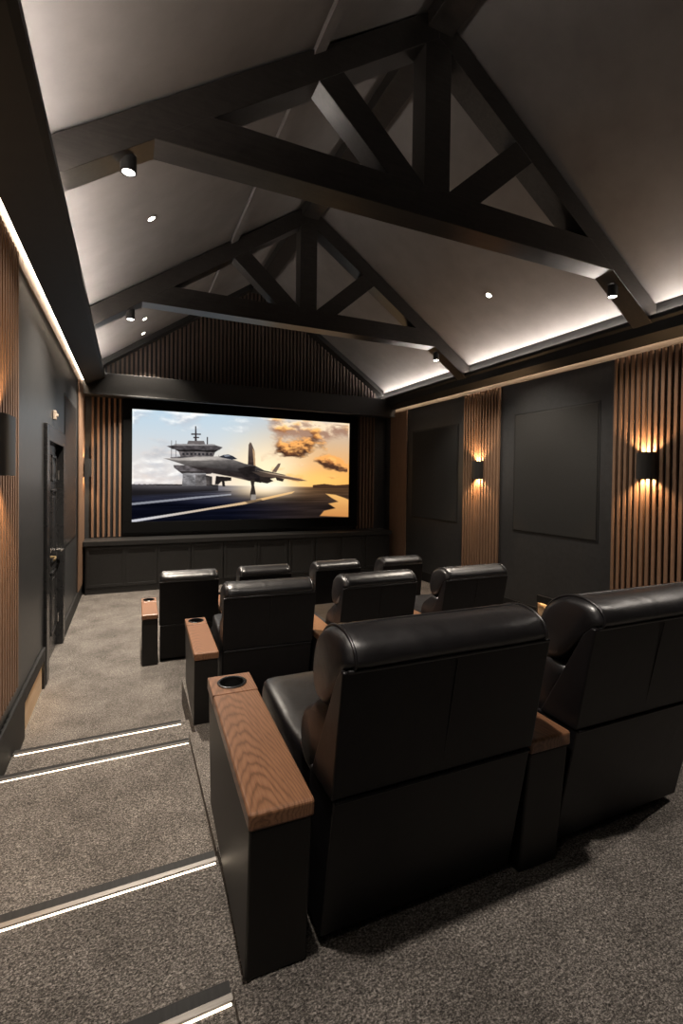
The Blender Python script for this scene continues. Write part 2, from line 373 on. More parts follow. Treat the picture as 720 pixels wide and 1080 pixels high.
# gable slats, cut to the roof slope
t = thing('gable_slat_panel', 'dark triangular slat panel filling the gable above the screen', 'slat panel', (XC, YF, 0), 0, 'wooden slat panels on the walls')
MB().prism([(-2.7, 3.48), (2.7, 3.48), (2.7, ceil_z(XC + 2.7) - .01), (0, ZR - .01), (-2.7, ceil_z(XC - 2.7) - .01)], -0.012, -0.002, 'y').build('backing', M['groove'], t)
m = MB(); x = -2.55
while x < 2.55:
    zt = min(ceil_z(XC + x), ceil_z(XC + x + .034)) - 0.09
    if zt > 3.5: m.box(x, x + 0.034, -0.05, -0.012, 3.48, zt)
    x += 0.070
m.build('slats', M['dark_slat'], t)

# ------------------------------------------------------------------ wall sconces
def sconce(label, side, y, z, w=0.17, hgt=0.27, dep=0.11, e=9.0, lamp=0.055):
    x = XL if side < 0 else XR; s = 1 if side < 0 else -1
    base = 0.0465
    t = thing('wall_sconce', label, 'wall lamp', (x + s * base, y, z), 0 if side < 0 else R(180), 'up and down wall lamps')
    # rounded box, open at both ends; local +x points into the room
    prof = [(0.0, -w / 2), (dep * .62, -w / 2), (dep * .88, -w / 2 * .8), (dep, -w / 2 * .45), (dep, w / 2 * .45), (dep * .88, w / 2 * .8), (dep * .62, w / 2), (0.0, w / 2)]
    inn = [(0.008 + p[0] * (dep - .016) / dep, p[1] * (1 - .016 / w)) for p in prof]
    n = len(prof); v = []; fc = []
    for ring, z_ in ((prof, -hgt / 2), (prof, hgt / 2), (inn, hgt / 2), (inn, -hgt / 2)): v += [(p[0], p[1], z_) for p in ring]
    for a in range(4):
        b_ = (a + 1) % 4
        fc += [(a * n + i, a * n + (i + 1) % n, b_ * n + (i + 1) % n, b_ * n + i) for i in range(n)]
    MB().add(v, fc).build('lamp_body', M['paint'], t, smooth=40)
    MB().prism(inn, -0.012, 0.012, 'z').build('lamp_core', M['paint'], t)
    for q in (-1, 1):
        MB().lathe([(0.018, 0), (0.018, .006)], 16, Matrix.Translation((dep * .45, 0, q * (hgt / 2 - .05) - .003))).build('bulb', M['sconce_led'], t)
        light('sconce_light', 'SPOT', t, (dep * .52, 0, q * (hgt / 2 - .028)), e, (1.0, 0.60, 0.30), aim=(-0.30, 0, q), spot_size=R(120), spot_blend=0.5, shadow_soft_size=0.010)
    return t
sconce('black up-and-down wall lamp on the wood column behind the nearest recliners', 1, 3.165, 2.02, e=45)
sconce('black up-and-down wall lamp on the column between two fabric panels', 1, 5.755, 2.015, e=45)
sconce('large black wall lamp on the wood column above the lit steps', -1, 2.90, 1.985, 0.32, 0.305, 0.085, e=26)
sconce('small black wall lamp on the narrow wood column past the door', -1, 8.42, 1.98, 0.16, 0.28, 0.09, e=16)

# ------------------------------------------------------------------ trusses
def beam_between(p0, p1, h, y0, y1, up=True):
    """Straight timber in a plane y=const: p0->p1 is its lower edge (x,z)."""
    d_ = Vector((p1[0] - p0[0], p1[1] - p0[1])).normalized(); n = Vector((-d_.y, d_.x))
    if (n.y < 0) == up: n = -n
    q = [(p0[0], p0[1]), (p1[0], p1[1]), (p1[0] + n.x * h, p1[1] + n.y * h), (p0[0] + n.x * h, p0[1] + n.y * h)]
    return MB().prism(q, y0, y1, 'y')
def truss(y, label):
    t = thing('roof_truss', label, 'roof truss', (0, y, 0), 0, 'timber roof trusses')
    a, b_ = 0.0, 0.20
    V = (ZR - 0.02 - 5.225)
    for s in (-1, 1):
        xe = XL + 0.246 if s < 0 else XR - 0.157
        q = [(XC, 5.225), (xe, raf_z(xe)), (xe, raf_z(xe) + V), (XC, 5.225 + V)]
        MB().prism(q, a, b_, 'y').build('rafter', M['beam'], t, bevel=0.004)
    MB().prism([(XC - 2.03, 3.845), (XC + 2.03, 3.845), (XC + 1.70, 4.078), (XC - 1.70, 4.078)], a - 0.004, b_ + .004, 'y').build('tie_beam', M['beam'], t, bevel=0.004)
    MB().prism([(XC - .117, 4.07), (XC + .117, 4.07), (XC + .117, 5.15), (XC, 5.228), (XC - .117, 5.15)], a - 0.003, b_ - .02, 'y').build('king_post', M['beam'], t, bevel=0.004)
    for s in (-1, 1):
        X = lambda dx: XC + s * dx
        q = [(X(0.10), 4.075), (X(0.42), 4.075), (X(0.985), raf_z(XC + .985) + .015), (X(0.80), raf_z(XC + .80) + .015)]
        MB().prism(q, a + .004, b_ - .03, 'y').build('strut', M['beam'], t, bevel=0.004)
    return t
truss(3.05, 'large dark timber roof truss spanning the room above the nearest recliners')
truss(5.90, 'dark timber roof truss between the other truss and the screen wall')
tag(MB().box(XC - .105, XC + .125, YB, YF - .05, 5.275, ZR + .05).build('ridge_beam', M['beam'], bevel=0.004), 'dark ridge beam running along the top of the vaulted ceiling', 'beam')
def purlin(s, label):
    x0 = XC + s * 0.93
    x1 = x0 + s * 0.085
    q = [(x0, ceil_z(x0) - .06), (x1, ceil_z(x1) - .06), (x1, ceil_z(x1) + .02), (x0, ceil_z(x0) + .02)]
    tag(MB().prism(q, YB, YF - .25, 'y').build('ceiling_purlin', M['ceiling'], bevel=0.003), label, 'beam', 'purlins on the ceiling slopes')
purlin(-1, 'thin grey painted purlin along the door-side ceiling slope')

# ------------------------------------------------------------------ spotlights and recessed downlights
def can(label, x, y, z, e):
    t = thing('spotlight', label, 'spotlight', (x, y, z), 0, 'black cylinder spotlights under the rafters')
    top = raf_z(x) - z + 0.012
    MB().lathe([(0.046, 0.0), (0.046, top), (0.036, top), (0.036, 0.0)], 28, None, True).build('canister', M['paint'], t, smooth=40)
    MB().lathe([(0.040, 0.004), (0.040, 0.012)], 28).build('lens', M['lens'], t)
    light('spot_light', 'SPOT', t, (0, 0, -0.012), e, (1.0, 0.90, 0.78), aim=(0, 0, -1), spot_size=R(100), spot_blend=0.8, shadow_soft_size=0.03)
can('cylinder spotlight under the near truss on the door side', -0.01, 3.15, 3.665, 90)
can('cylinder spotlight under the near truss away from the door', 4.30, 3.15, 3.655, 90)
can('cylinder spotlight under the far truss on the door side', 0.01, 6.0, 3.655, 90)
can('cylinder spotlight under the far truss away from the door', 4.26, 6.0, 3.675, 90)
def down(label, x, y, e, make=True):
    z = ceil_z(x); s = 1 if x < XC else -1
    ang = math.atan(SL) * s
    t = thing('recessed_downlight', label, 'downlight', (x, y, z), 0, 'recessed downlights in the ceiling slopes')
    t.rotation_euler = (0, -ang, 0)
    MB().lathe([(0.030, -0.001), (0.048, -0.001), (0.050, -0.004), (0.048, -0.007), (0.032, -0.006)], 28, None, True).build('rim', M['steel'], t, smooth=50)
    MB().lathe([(0.031, -0.0005), (0.031, -0.0035)], 24).build('lens', M['lens'], t)
    l = light('down_light', 'SPOT', None, (x + s * 0.02, y, z - 0.035), e, (1.0, 0.88, 0.74), aim=(0.05 * s, 0, -1), spot_size=R(95), spot_blend=0.6, shadow_soft_size=0.03)
    l.parent = t; l.matrix_parent_inverse = (Matrix.Translation((x, y, z)) @ Matrix.Rotation(-ang, 4, 'Y')).inverted()
down('recessed downlight between the two trusses on the door-side slope', 0.17, 4.52, 1150)
down('recessed downlight between the two trusses on the slope away from the door', 4.07, 4.64, 420)
down('recessed downlight just past the far truss', 0.20, 7.45, 1150)
down('tiny recessed downlight closest to the gable slats', 0.20, 8.20, 260)
# the same fittings go on behind the camera; only their light is needed here
for x in (0.17, 4.07): light('rear_down_light', 'SPOT', None, (x, 0.80, ceil_z(x) - .04), 400, (1.0, 0.90, 0.80), aim=(0, 0, -1), spot_size=R(100), spot_blend=0.6, shadow_soft_size=0.05)
for x in (0.0, 4.3): light('rear_spot_light', 'SPOT', None, (x, 0.2, 3.64), 25, (1.0, 0.90, 0.80), aim=(0, 0, -1), spot_size=R(90), spot_blend=0.8, shadow_soft_size=0.03)

t = thing('motion_detector', 'small pale motion detector on the wall above the door', 'detector', (XL + .001, 5.36, 2.43), 0)
MB().box(0, 0.03, -.03, .03, -.045, .045).build('sensor_body', M['trimwood'], t, bevel=0.008)
MB().lathe([(0.018, 0), (0.016, .01), (0.009, .016)], 16, Matrix.Translation((0.028, 0, 0.0)) @ Matrix.Rotation(R(90), 4, 'Y')).build('sensor_eye', M['trimwood'], t, smooth=50)

# ------------------------------------------------------------------ cabinets under the screen
doors = [(-0.577, -0.057), (-0.03, .421), (.45, .941), (.987, 1.475), (1.523, 2.073), (2.107, 2.636), (2.69, 3.155), (3.231, 3.68), (3.76, 4.21), (4.273, 4.72)]
bx = [-0.61, 0.435, 1.50, 2.66, 3.72, 4.80]
names = ['low black cabinet closest to the door-side wall', 'second low black cabinet from the door side, under the ship tower', 'middle low black cabinet under the screen', 'fourth low black cabinet from the door side, under the orange clouds', 'low black cabinet in the corner away from the door']
for i in range(5):
    x0, x1 = bx[i] + .001, bx[i + 1] - .001
    t = thing('base_cabinet', names[i], 'cabinet', ((x0 + x1) / 2, 8.245, 0), 0, 'black cabinets under the screen')
    c = (x0 + x1) / 2
    MB().box(x0 - c, x1 - c, 0.018, 0.49, 0.09, 0.757).build('body', M['paint'], t)
    MB().box(x0 - c, x1 - c, 0.012, 0.49, 0.0, 0.09).build('plinth', M['paint'], t, bevel=0.003)
    for (a, b_) in doors[2 * i:2 * i + 2]:
        a -= c + .012; b_ -= c - .012; z0, z1 = .105, .735
        m = MB()
        m.box(a, b_, 0.0, 0.02, z1 - .045, z1); m.box(a, b_, 0, 0.02, z0, z0 + .045); m.box(a, a + .04, 0, .02, z0 + .045, z1 - .045); m.box(b_ - .04, b_, 0, .02, z0 + .045, z1 - .045)
        m.box(a + .03, b_ - .03, 0.010, 0.019, z0 + .03, z1 - .03)
        m.build('door', M['paint'], t, bevel=0.002)
tag(MB().box(XL + .035, 4.83, 8.222, 8.736, 0.76, 0.832).build('countertop', M['paint'], bevel=0.004), 'long black countertop running over the cabinets under the screen', 'countertop')

# ------------------------------------------------------------------ projection screen and its picture
def srgb(c): 
    c = np.asarray(c, float) / 255.0
    return np.where(c <= 0.04045, c / 12.92, ((c + 0.055) / 1.055) ** 2.4)
def vnoise(w, h, cell, seed):
    rg = np.random.RandomState(seed); gw, gh = int(w / cell[0]) + 3, int(h / cell[1]) + 3
    g = rg.rand(gh, gw); ys = np.arange(h) / cell[1]; xs_ = np.arange(w) / cell[0]
    yi = ys.astype(int); xi = xs_.astype(int); fy = (ys - yi)[:, None]; fx = (xs_ - xi)[None, :]
    fy = fy * fy * (3 - 2 * fy); fx = fx * fx * (3 - 2 * fx)
    a = g[yi][:, xi]; b_ = g[yi][:, xi + 1]; c = g[yi + 1][:, xi]; d_ = g[yi + 1][:, xi + 1]
    return (a * (1 - fx) + b_ * fx) * (1 - fy) + (c * (1 - fx) + d_ * fx) * fy
def fbm(w, h, cell, seed, o=5):
    s = 0; a = 1; tot = 0
    for i in range(o):
        s = s + a * vnoise(w, h, (max(cell[0] / 2 ** i, 1.2), max(cell[1] / 2 ** i, 1.2)), seed + i); tot += a; a *= .55
    return s / tot
def picture(W, H):
    """A ship's flight deck at sunset with a parked jet, as (H,W,3) sRGB values; row 0 is the top."""
    xx = np.linspace(27, 689, W)[None, :].repeat(H, 0); vv = np.linspace(0, 1, H)[:, None].repeat(W, 1)
    top = 35 + (xx - 27) / 662 * 38; bot = 378 - (xx - 27) / 662 * 18
    yy = top + vv * (bot - top)
    def lerp(a, b_, t): t = np.clip(t, 0, 1)[..., None]; return np.asarray(a, float) * (1 - t) + np.asarray(b_, float) * t
    def over(img, col, al): al = np.clip(al, 0, 1)[..., None]; return img * (1 - al) + np.asarray(col, float) * al
    u = (xx - 27) / 662
    # sky
    k = np.clip((u - .34) / .5, 0, 1)[..., None]; k = k * k * (3 - 2 * k)
    left = lerp((188, 208, 222), (226, 214, 206), (yy - 55) / 190); right = lerp((190, 188, 188), (248, 176, 96), (yy - 60) / 185)
    img = left * (1 - k) + right * k
    img = over(img, (255, 236, 198), np.exp(-((xx - 405) / 125) ** 2 - ((yy - 220) / 85) ** 2) * 1.0)
    img = over(img, (255, 206, 120), np.exp(-((xx - 580) / 110) ** 2 - ((yy - 246) / 26) ** 2) * .75)
    base = fbm(W, H, (W / 5, H / 6), 3, 6); fine = fbm(W, H, (W / 11, H / 10), 29, 5)
    def shift(a, dx, dy): return np.roll(np.roll(a, dy, 0), dx, 1)
    def clouds(dens, mask, lit, dark, sx, sy, hard=5.0, op=1.0):
        """Cloud layer: density where the mask allows, bright on the side of the sun."""
        nonlocal img
        f_ = dens + mask; al = np.clip(f_ * hard, 0, 1) * op
        sh = np.clip(.45 + (f_ - shift(f_, sx, sy)) * 7.0 - np.clip(f_, 0, .35) * .7, 0, 1)[..., None]
        c = np.asarray(dark, float) * (1 - sh) + np.asarray(lit, float) * sh
        img = img * (1 - al[..., None]) + c * al[..., None]
    g = lambda cx, cy, rx, ry: np.exp(-((xx - cx) / rx) ** 2 - ((yy - cy) / ry) ** 2)
    clouds(base * .6 + fine * .4 - .5, g(110, 70, 130, 40) * .22 + g(330, 80, 90, 40) * .18 + g(90, 215, 130, 40) * .16 - .08 - .25 * np.clip((u - .55) / .2, 0, 1), (250, 249, 246), (188, 192, 200), 6, 8, 5, .9)
    clouds(fine * .6 + base * .4 - .5, g(90, 165, 110, 22) * .2 + g(70, 128, 90, 14) * .14 - .13 - .6 * np.clip((u - .4) / .1, 0, 1), (214, 204, 200), (140, 142, 152), 4, 6, 5, .6)
    clouds(fine * .65 + base * .35 - .5, g(480, 92, 130, 30) * .24 + g(620, 100, 130, 50) * .27 + g(430, 170, 70, 40) * .16 + g(560, 200, 90, 26) * .14 - .11 - 1.2 * (1 - np.clip((u - .45) / .1, 0, 1)), (255, 230, 196), (164, 128, 108), -5, 7, 5, .85)
    clouds(fine * .7 + base * .3 - .5, g(535, 148, 105, 40) * .36 + g(650, 200, 85, 24) * .38 + g(600, 188, 40, 14) * .2 + g(470, 165, 45, 22) * .16 - .2 - 1.2 * (1 - np.clip((u - .5) / .1, 0, 1)), (246, 176, 104), (84, 60, 48), -6, 8, 7, 1.0)
    clouds(fine - .5, g(450, 214, 80, 12) * .22 + g(600, 236, 110, 9) * .26 - .12 - 1.2 * (1 - np.clip((u - .5) / .1, 0, 1)), (255, 196, 120), (160, 104, 66), -4, 5, 6, .75)
    # sea and deck
    hz = 262 + (xx - 27) / 662 * 6
    below = np.clip((yy - hz) / 1.6, 0, 1)
    deck = lerp((92, 92, 104), (26, 28, 40), (yy - hz) / 60)
    deckr = lerp((112, 84, 60), (50, 42, 40), (yy - hz) / 60)
    k = np.clip((u - .42) / .35, 0, 1)[..., None]; deck = deck * (1 - k) + deckr * k
    st = fbm(W, H, (W / 3, H / 40), 51)[..., None]; deck = deck * (.45 + .95 * st)
    glow = np.exp(-((xx - 400) / 95) ** 2 - ((yy - 276) / 26) ** 2)
    deck = over(deck, (255, 224, 176), glow * .85)
    img = img * (1 - below[..., None]) + deck * below[..., None]
    def poly(pts, col, al=1.0, soft=0.9):
        """Antialiased fill by signed distance to the outline."""
        nonlocal img
        ins = np.zeros_like(xx, bool); dist = np.full_like(xx, 1e9); n = len(pts)
        for i in range(n):
            (x0, y0), (x1, y1) = pts[i], pts[(i + 1) % n]
            if y0 != y1:
                c_ = ((y0 > yy) != (y1 > yy)) & (xx < (x1 - x0) * (yy - y0) / (y1 - y0) + x0); ins ^= c_
            t_ = np.clip(((xx - x0) * (x1 - x0) + (yy - y0) * (y1 - y0)) / ((x1 - x0) ** 2 + (y1 - y0) ** 2 + 1e-9), 0, 1)
            dist = np.minimum(dist, np.hypot(xx - x0 - t_ * (x1 - x0), yy - y0 - t_ * (y1 - y0)))
        sd = np.where(ins, dist, -dist); m_ = np.clip(sd / soft + .5, 0, 1) * al
        if callable(col): c = col()
        else: c = np.asarray(col, float)
        img = img * (1 - m_[..., None]) + c * m_[..., None]
    vg = lambda c0, c1, y0, y1: (lambda: lerp(c0, c1, (yy - y0) / (y1 - y0)))
    hg = lambda c0, c1, x0, x1: (lambda: lerp(c0, c1, (xx - x0) / (x1 - x0)))
    # deck markings and wet patch
    poly([(27, 378), (27, 370), (235, 333), (330, 316), (480, 284), (500, 281), (490, 288), (340, 322), (240, 338)], hg((214, 214, 220), (236, 190, 130), 60, 420), .9)
    poly([(27, 326), (27, 319), (200, 299), (300, 290), (300, 294), (200, 305)], (186, 188, 196), .7)
    poly([(27, 296), (150, 288), (300, 282), (300, 285), (150, 292), (27, 302)], (40, 40, 46), .6)
    poly([(585, 356), (600, 340), (640, 332), (615, 318), (650, 312), (625, 300), (605, 288), (640, 291), (672, 300), (689, 306), (689, 359)], vg((250, 196, 120), (214, 150, 90), 290, 358), .92, 3)
    poly([(560, 262), (600, 258), (640, 262), (689, 259), (689, 271), (560, 271)], (70, 52, 42), .95)
    # low hull edge in the distance
    poly([(27, 267), (90, 262), (262, 263), (262, 281), (150, 288), (27, 297)], (40, 38, 40), .95, 2)
    for a in range(30, 250, 14): poly([(a, 262), (a + 6, 262), (a + 6, 268), (a, 268)], (58, 54, 54), .8)
    img = over(img, (255, 246, 226), np.exp(-((xx - 408) / 70) ** 2 - ((yy - 262) / 22) ** 2) * .95)
    # island tower
    tw = vg((112, 106, 106), (78, 74, 76), 140, 250); dk = (58, 52, 54)
    poly([(195, 86), (198, 86), (200, 134), (194, 134)], dk); poly([(184, 108), (211, 108), (211, 112), (184, 112)], dk); poly([(190, 118), (206, 118), (206, 122), (190, 122)], dk)
    poly([(176, 130), (220, 130), (224, 142), (172, 142)], tw); poly([(228, 118), (231, 118), (231, 142), (228, 142)], dk)
    poly([(118, 147), (160, 140), (244, 140), (274, 149), (264, 157), (134, 156)], (84, 80, 82)); poly([(140, 140), (250, 140), (256, 144), (134, 145)], (150, 146, 146)); poly([(138, 156), (262, 157), (252, 164), (150, 163)], (48, 45, 46))
    poly([(150, 163), (252, 164), (246, 180), (156, 180)], tw)
    for a in range(160, 245, 11): poly([(a, 167), (a + 6, 167), (a + 6, 173), (a, 173)], (46, 46, 50), .9)
    poly([(126, 181), (160, 177), (256, 178), (292, 186), (280, 193), (150, 192)], (92, 88, 90)); poly([(150, 192), (270, 193), (254, 200), (158, 200)], (50, 46, 46))
    poly([(136, 204), (250, 203), (262, 210), (248, 222), (150, 222), (138, 212)], tw); poly([(150, 222), (248, 222), (240, 230), (160, 230)], (58, 54, 54))
    poly([(162, 228), (226, 228), (228, 266), (160, 266)], vg((150, 148, 150), (112, 110, 112), 228, 266)); poly([(196, 232), (226, 232), (228, 266), (198, 266)], (104, 100, 100), .8)
    poly([(226, 234), (244, 238), (244, 266), (228, 266)], (66, 62, 62), .9)
    for a in (130, 142, 240, 262, 276): poly([(a, 172 if a > 200 else 130), (a + 1.5, 172 if a > 200 else 130), (a + 1.5, 186), (a, 186)], (80, 74, 74), .7)
    tn = fbm(W, H, (9, 7), 77, 3)
    m_ = ((xx > 120) & (xx < 292) & (yy > 138) & (yy < 264) & (img.sum(-1) < 430))[..., None]; img = np.where(m_, img * (.62 + .76 * tn[..., None]), img)
    img = over(img, (190, 186, 190), g(120, 268, 160, 10) * .30 * (yy > hz + 2))
    # jet: far gear pods, body, canopy, wing, fins, nose gear
    poly([(255, 236), (300, 240), (300, 250), (280, 252), (282, 268), (274, 268), (272, 252), (262, 262), (252, 262)], (44, 40, 40))
    poly([(349, 206), (351, 140), (356, 132), (360, 136), (370, 160), (373, 208)], vg((106, 92, 84), (66, 56, 54), 132, 206)); poly([(363, 150), (370, 161), (373, 206), (368, 206)], (206, 170, 130), .8)
    poly([(424, 222), (444, 197), (452, 196), (450, 204), (438, 224)], (112, 94, 84))
    body = vg((132, 127, 124), (40, 37, 38), 182, 228)
    poly([(110, 184), (150, 183), (200, 178), (262, 177), (300, 184), (340, 198), (372, 204), (400, 218), (470, 232), (438, 240), (408, 246), (390, 256), (352, 250), (330, 240), (280, 234), (230, 224), (180, 208), (140, 194)], body)
    poly([(110, 184), (150, 183), (200, 178), (262, 177), (300, 186), (260, 188), (190, 190), (150, 190)], (206, 198, 192), .6, 3)
    poly([(180, 208), (240, 212), (320, 226), (380, 240), (352, 250), (300, 238), (230, 225)], (58, 52, 52), .85, 3)
    poly([(262, 178), (276, 172), (290, 170), (304, 175), (318, 184), (300, 186)], (52, 54, 62)); poly([(276, 173), (290, 171), (298, 175), (282, 178)], (150, 156, 166), .8)
    poly([(318, 214), (356, 204), (372, 206), (370, 236), (344, 238), (330, 228)], (44, 40, 40), .9)
    poly([(360, 222), (420, 226), (500, 240), (541, 249), (520, 250), (440, 240), (392, 238)], hg((74, 66, 62), (120, 96, 78), 360, 540)); poly([(372, 218), (440, 228), (541, 248), (500, 241), (420, 229)], (200, 176, 150), .75)
    poly([(386, 236), (412, 240), (430, 250), (410, 258), (388, 254)], (52, 46, 44)); poly([(436, 238), (464, 244), (460, 252), (440, 248)], (60, 52, 48))
    poly([(357, 246), (372, 246), (369, 262), (374, 286), (375, 308), (359, 309), (357, 290), (361, 268)], (62, 56, 52)); poly([(360, 292), (375, 292), (375, 308), (359, 309)], (172, 164, 156), .8)
    poly([(340, 312), (390, 306), (400, 312), (350, 319)], (28, 26, 28), .5, 4)
    # worn panels on the jet, then a little more contrast
    pl_ = (xx > 150) & (xx < 400) & (yy > 176) & (yy < 256) & (np.abs(img - img.mean(-1, keepdims=True)).max(-1) < 12) & (img.mean(-1) < 170)
    img = np.where(pl_[..., None], img * (.8 + .4 * fbm(W, H, (14, 6), 91, 3)[..., None]), img)
    return np.clip((img - 118) * 1.10 + 114, 0, 255)
t = thing('projection_screen', 'wide black framed screen showing a jet on a ship deck at sunset', 'screen', (2.06, 8.70, 0), 0)
m = MB(); SX0, SX1, SZ0, SZ1 = 0.05 - 2.06, 4.075 - 2.06, 1.085, 2.985
for (a, b_, c, e) in ((-2.15, 2.20, 0.90, SZ0), (-2.15, 2.20, SZ1, 3.128), (-2.15, SX0, SZ0, SZ1), (SX1, 2.20, SZ0, SZ1)): m.box(a, b_, -0.06, 0.045, c, e)
m.build('frame', M['velvet'], t, bevel=0.003)
W_, H_ = 560, 264
pic = srgb(picture(W_, H_))
me = bpy.data.meshes.new('picture')
gx, gz = np.meshgrid(np.linspace(SX0 - .01, SX1 + .01, W_), np.linspace(SZ1 + .01, SZ0 - .01, H_))
vs = np.stack([gx, np.full_like(gx, -0.02), gz], -1).reshape(-1, 3)
idx = np.arange(W_ * H_).reshape(H_, W_)
fs = np.stack([idx[:-1, :-1], idx[1:, :-1], idx[1:, 1:], idx[:-1, 1:]], -1).reshape(-1, 4)
me.from_pydata(vs.tolist(), [], fs.tolist())
ca = me.color_attributes.new('picture', 'FLOAT_COLOR', 'POINT')
ca.data.foreach_set('color', np.concatenate([pic.reshape(-1, 3), np.ones((W_ * H_, 1))], 1).astype(np.float32).ravel())
pm, nt, out = new_mat('screen_picture')
at = N(nt, 'ShaderNodeVertexColor'); at.layer_name = 'picture'
em = N(nt, 'ShaderNodeEmission'); em.inputs['Strength'].default_value = 1.05
L(nt, at, 'Color', em, 'Color'); L(nt, em, 'Emission', out, 'Surface')
me.materials.append(pm)
o = bpy.data.objects.new('screen_surface', me); COL.objects.link(o); o.parent = t

# ------------------------------------------------------------------ lit stair nosings
def nosing(label, y, z, x0, x1):
    t = thing('stair_nosing', label, 'step light', (0, y, z), 0, 'lit metal nosings on the aisle steps')
    MB().prism([(0.010, -0.035), (0.014, -0.035), (0.014, 0.004), (0.010, 0.007), (-0.024, 0.007), (-0.024, 0.0), (0.010, 0.0)], x0, x1, 'x').build('nosing_profile', M['metal_dark'], t)
    MB().prism([(-0.024, 0.0), (-0.024, 0.007), (-0.028, 0.011), (-0.046, 0.011), (-0.046, 0.0)], x0, x1, 'x').build('rear_rail', M['metal'], t)
    MB().prism([(-0.046, 0.0), (-0.046, 0.0045), (-0.0502, 0.001)], x0 + .01, x1 - .004, 'x').build('light_strip', M['step_led'], t)
nosing('lit nosing on the lowest aisle step, ending at the middle row', 3.52, Z1, XL + .026, 0.350)
nosing('lit nosing on the second aisle step, just above the lowest', 3.13, Z2, XL + .026, 0.357)
nosing('lit nosing across the aisle at the front of the back-row console', 1.735, Z3, XL + .026, 0.292)
nosing('lit nosing across the aisle behind the back-row console', 1.25, Z4, XL + .026, 0.253)

# ------------------------------------------------------------------ recliners
def pillow(prof, w, ends=0.05, amp=0.0, seed=0, n=5, nx=26):
    """Cushion: closed (y,z) profile swept across the width with rounded ends."""
    P = catmull(prof, n); c = np.mean(np.array(P), 0); m = MB(); rg = random.Random(seed)
    st = [(0.0, .72), (0.006, .84), (0.016, .925), (0.032, .975), (ends, 1.0)]
    xs_ = [(-w / 2 + a, s) for a, s in st] + [(-w / 2 + ends + (w - 2 * ends) * i / nx, 1.0) for i in range(1, nx)] + [(w / 2 - a, s) for a, s in reversed(st)]
    ph = [rg.uniform(0, 6) for _ in range(6)]
    v = []
    for (x, s) in xs_:
        e_ = max(0.0, 1 - (w / 2 - abs(x)) / 0.22)
        for k, p in enumerate(P):
            a = 2 * math.pi * k / len(P)
            wr = amp * (e_ ** 1.3) * (math.sin(abs(x) * 120 + ph[0] + 2 * math.sin(a * 2 + ph[1])) * .6 + math.sin(a * 7 + ph[2] + x * 30) * .4)
            ss = s + wr
            v.append((x, c[0] + (p[0] - c[0]) * ss, c[1] + (p[1] - c[1]) * ss))
    q = len(P)
    f_ = [(i * q + k, i * q + (k + 1) % q, (i + 1) * q + (k + 1) % q, (i + 1) * q + k) for i in range(len(xs_) - 1) for k in range(q)]
    f_ += [tuple(range(q)), tuple((len(xs_) - 1) * q + k for k in range(q))]
    return m.add(v, f_)
def recliner(w, rec, zm, zs, label, group, loc, rz=0.0):
    """rec: how far the back leans at the top seam; zm, zs: heights of the two rear seams."""
    t = thing('recliner', label, 'recliner', loc, rz, group)
    ym, ys = -rec * (zm / zs), -rec
    hw = w / 2
    # lower rear panel and seat box
    MB().prism([(0, .03), (ym + .001, zm - .0015), (.10, zm - .0015), (.14, .03)], -hw + .006, hw - .006, 'x').build('rear_panel', M['leather'], t, bevel=0.006, seg=3)
    MB().box(-hw + .03, hw - .03, .14, .80, .03, .29).build('seat_base', M['leather'], t, bevel=0.012)
    MB().tube([(-hw + .012, ym - .001, zm - .006), (hw - .012, ym - .001, zm - .006)], 0.005, 8).build('seam_piping', M['leather'], t, smooth=60)
    b_ = MB().prism([(ym, zm + .001), (ys, zs), (ys + .018, zs + .004), (ys + .05, zs - .03), (ym + .16, zm + .001)], -hw, hw, 'x').build('back_shell', M['leather'], t, bevel=0.006, seg=3)
    MB().tube([(-hw + .012, ys - .003, zs + .002), (0, ys - .004, zs + .002), (hw - .012, ys - .003, zs + .002)], 0.006, 8).build('seam_piping', M['soft_leather'], b_, smooth=60)
    # centre seam down the back shell
    MB().tube([(0, ym - .001, zm + .015), (0, ys - .001, zs - .012)], 0.0014, 6).build('centre_seam', M['leather'], b_)
    hp = [(ys - .004, zs + .006), (ys - .012, zs + .035), (ys + .010, zs + .066), (ys + .065, zs + .088), (ys + .135, zs + .084), (ys + .20, zs + .052), (ys + .245, zs - .01), (ys + .262, zs - .10), (ys + .235, zs - .165), (ys + .15, zs - .15), (ys + .06, zs - .06)]
    hr = pillow(hp, w - .004, .05, .030, 3).build('headrest', M['soft_leather'], t, smooth=60)
    # piping that follows the end of the headrest roll
    pc = catmull(hp, 6); cc = np.mean(np.array(pc), 0)
    m = MB()
    for s in (-1, 1):
        pts = [(s * (hw - .030), cc[0] + (p[0] - cc[0]) * .985, cc[1] + (p[1] - cc[1]) * .985) for p in pc[0:40]]
        m.tube(pts, 0.0045, 7)
    pts = [(x, ys + .105, zs + .0895) for x in np.linspace(-hw + .03, hw - .03, 8)]
    m.tube(pts, 0.003, 6)
    m.build('piping', M['soft_leather'], hr, smooth=60)
    lp = [(ys + .22, zs - .155), (ys + .29, zs - .20), (ym + .30, zm + .12), (ym + .34, zm + .02), (ym + .30, zm - .06), (ym + .16, zm - .05), (ym + .10, zm + .10), (ys + .12, zs - .18)]
    pillow(lp, w - .03, .05, .010, 5).build('lumbar_cushion', M['soft_leather'], t, smooth=60)
    sp = [(.17, .30), (.15, .40), (.20, .455), (.45, .452), (.72, .462), (.82, .44), (.845, .37), (.80, .30)]
    pillow(sp, w - .05, .06, .010, 7).build('seat_cushion', M['soft_leather'], t, smooth=60)
    fp = [(.80, .07), (.79, .22), (.80, .33), (.845, .35), (.875, .30), (.88, .18), (.87, .08), (.84, .05)]
    pillow(fp, w - .04, .05, .008, 9).build('footrest', M['soft_leather'], t, smooth=60)
    return t
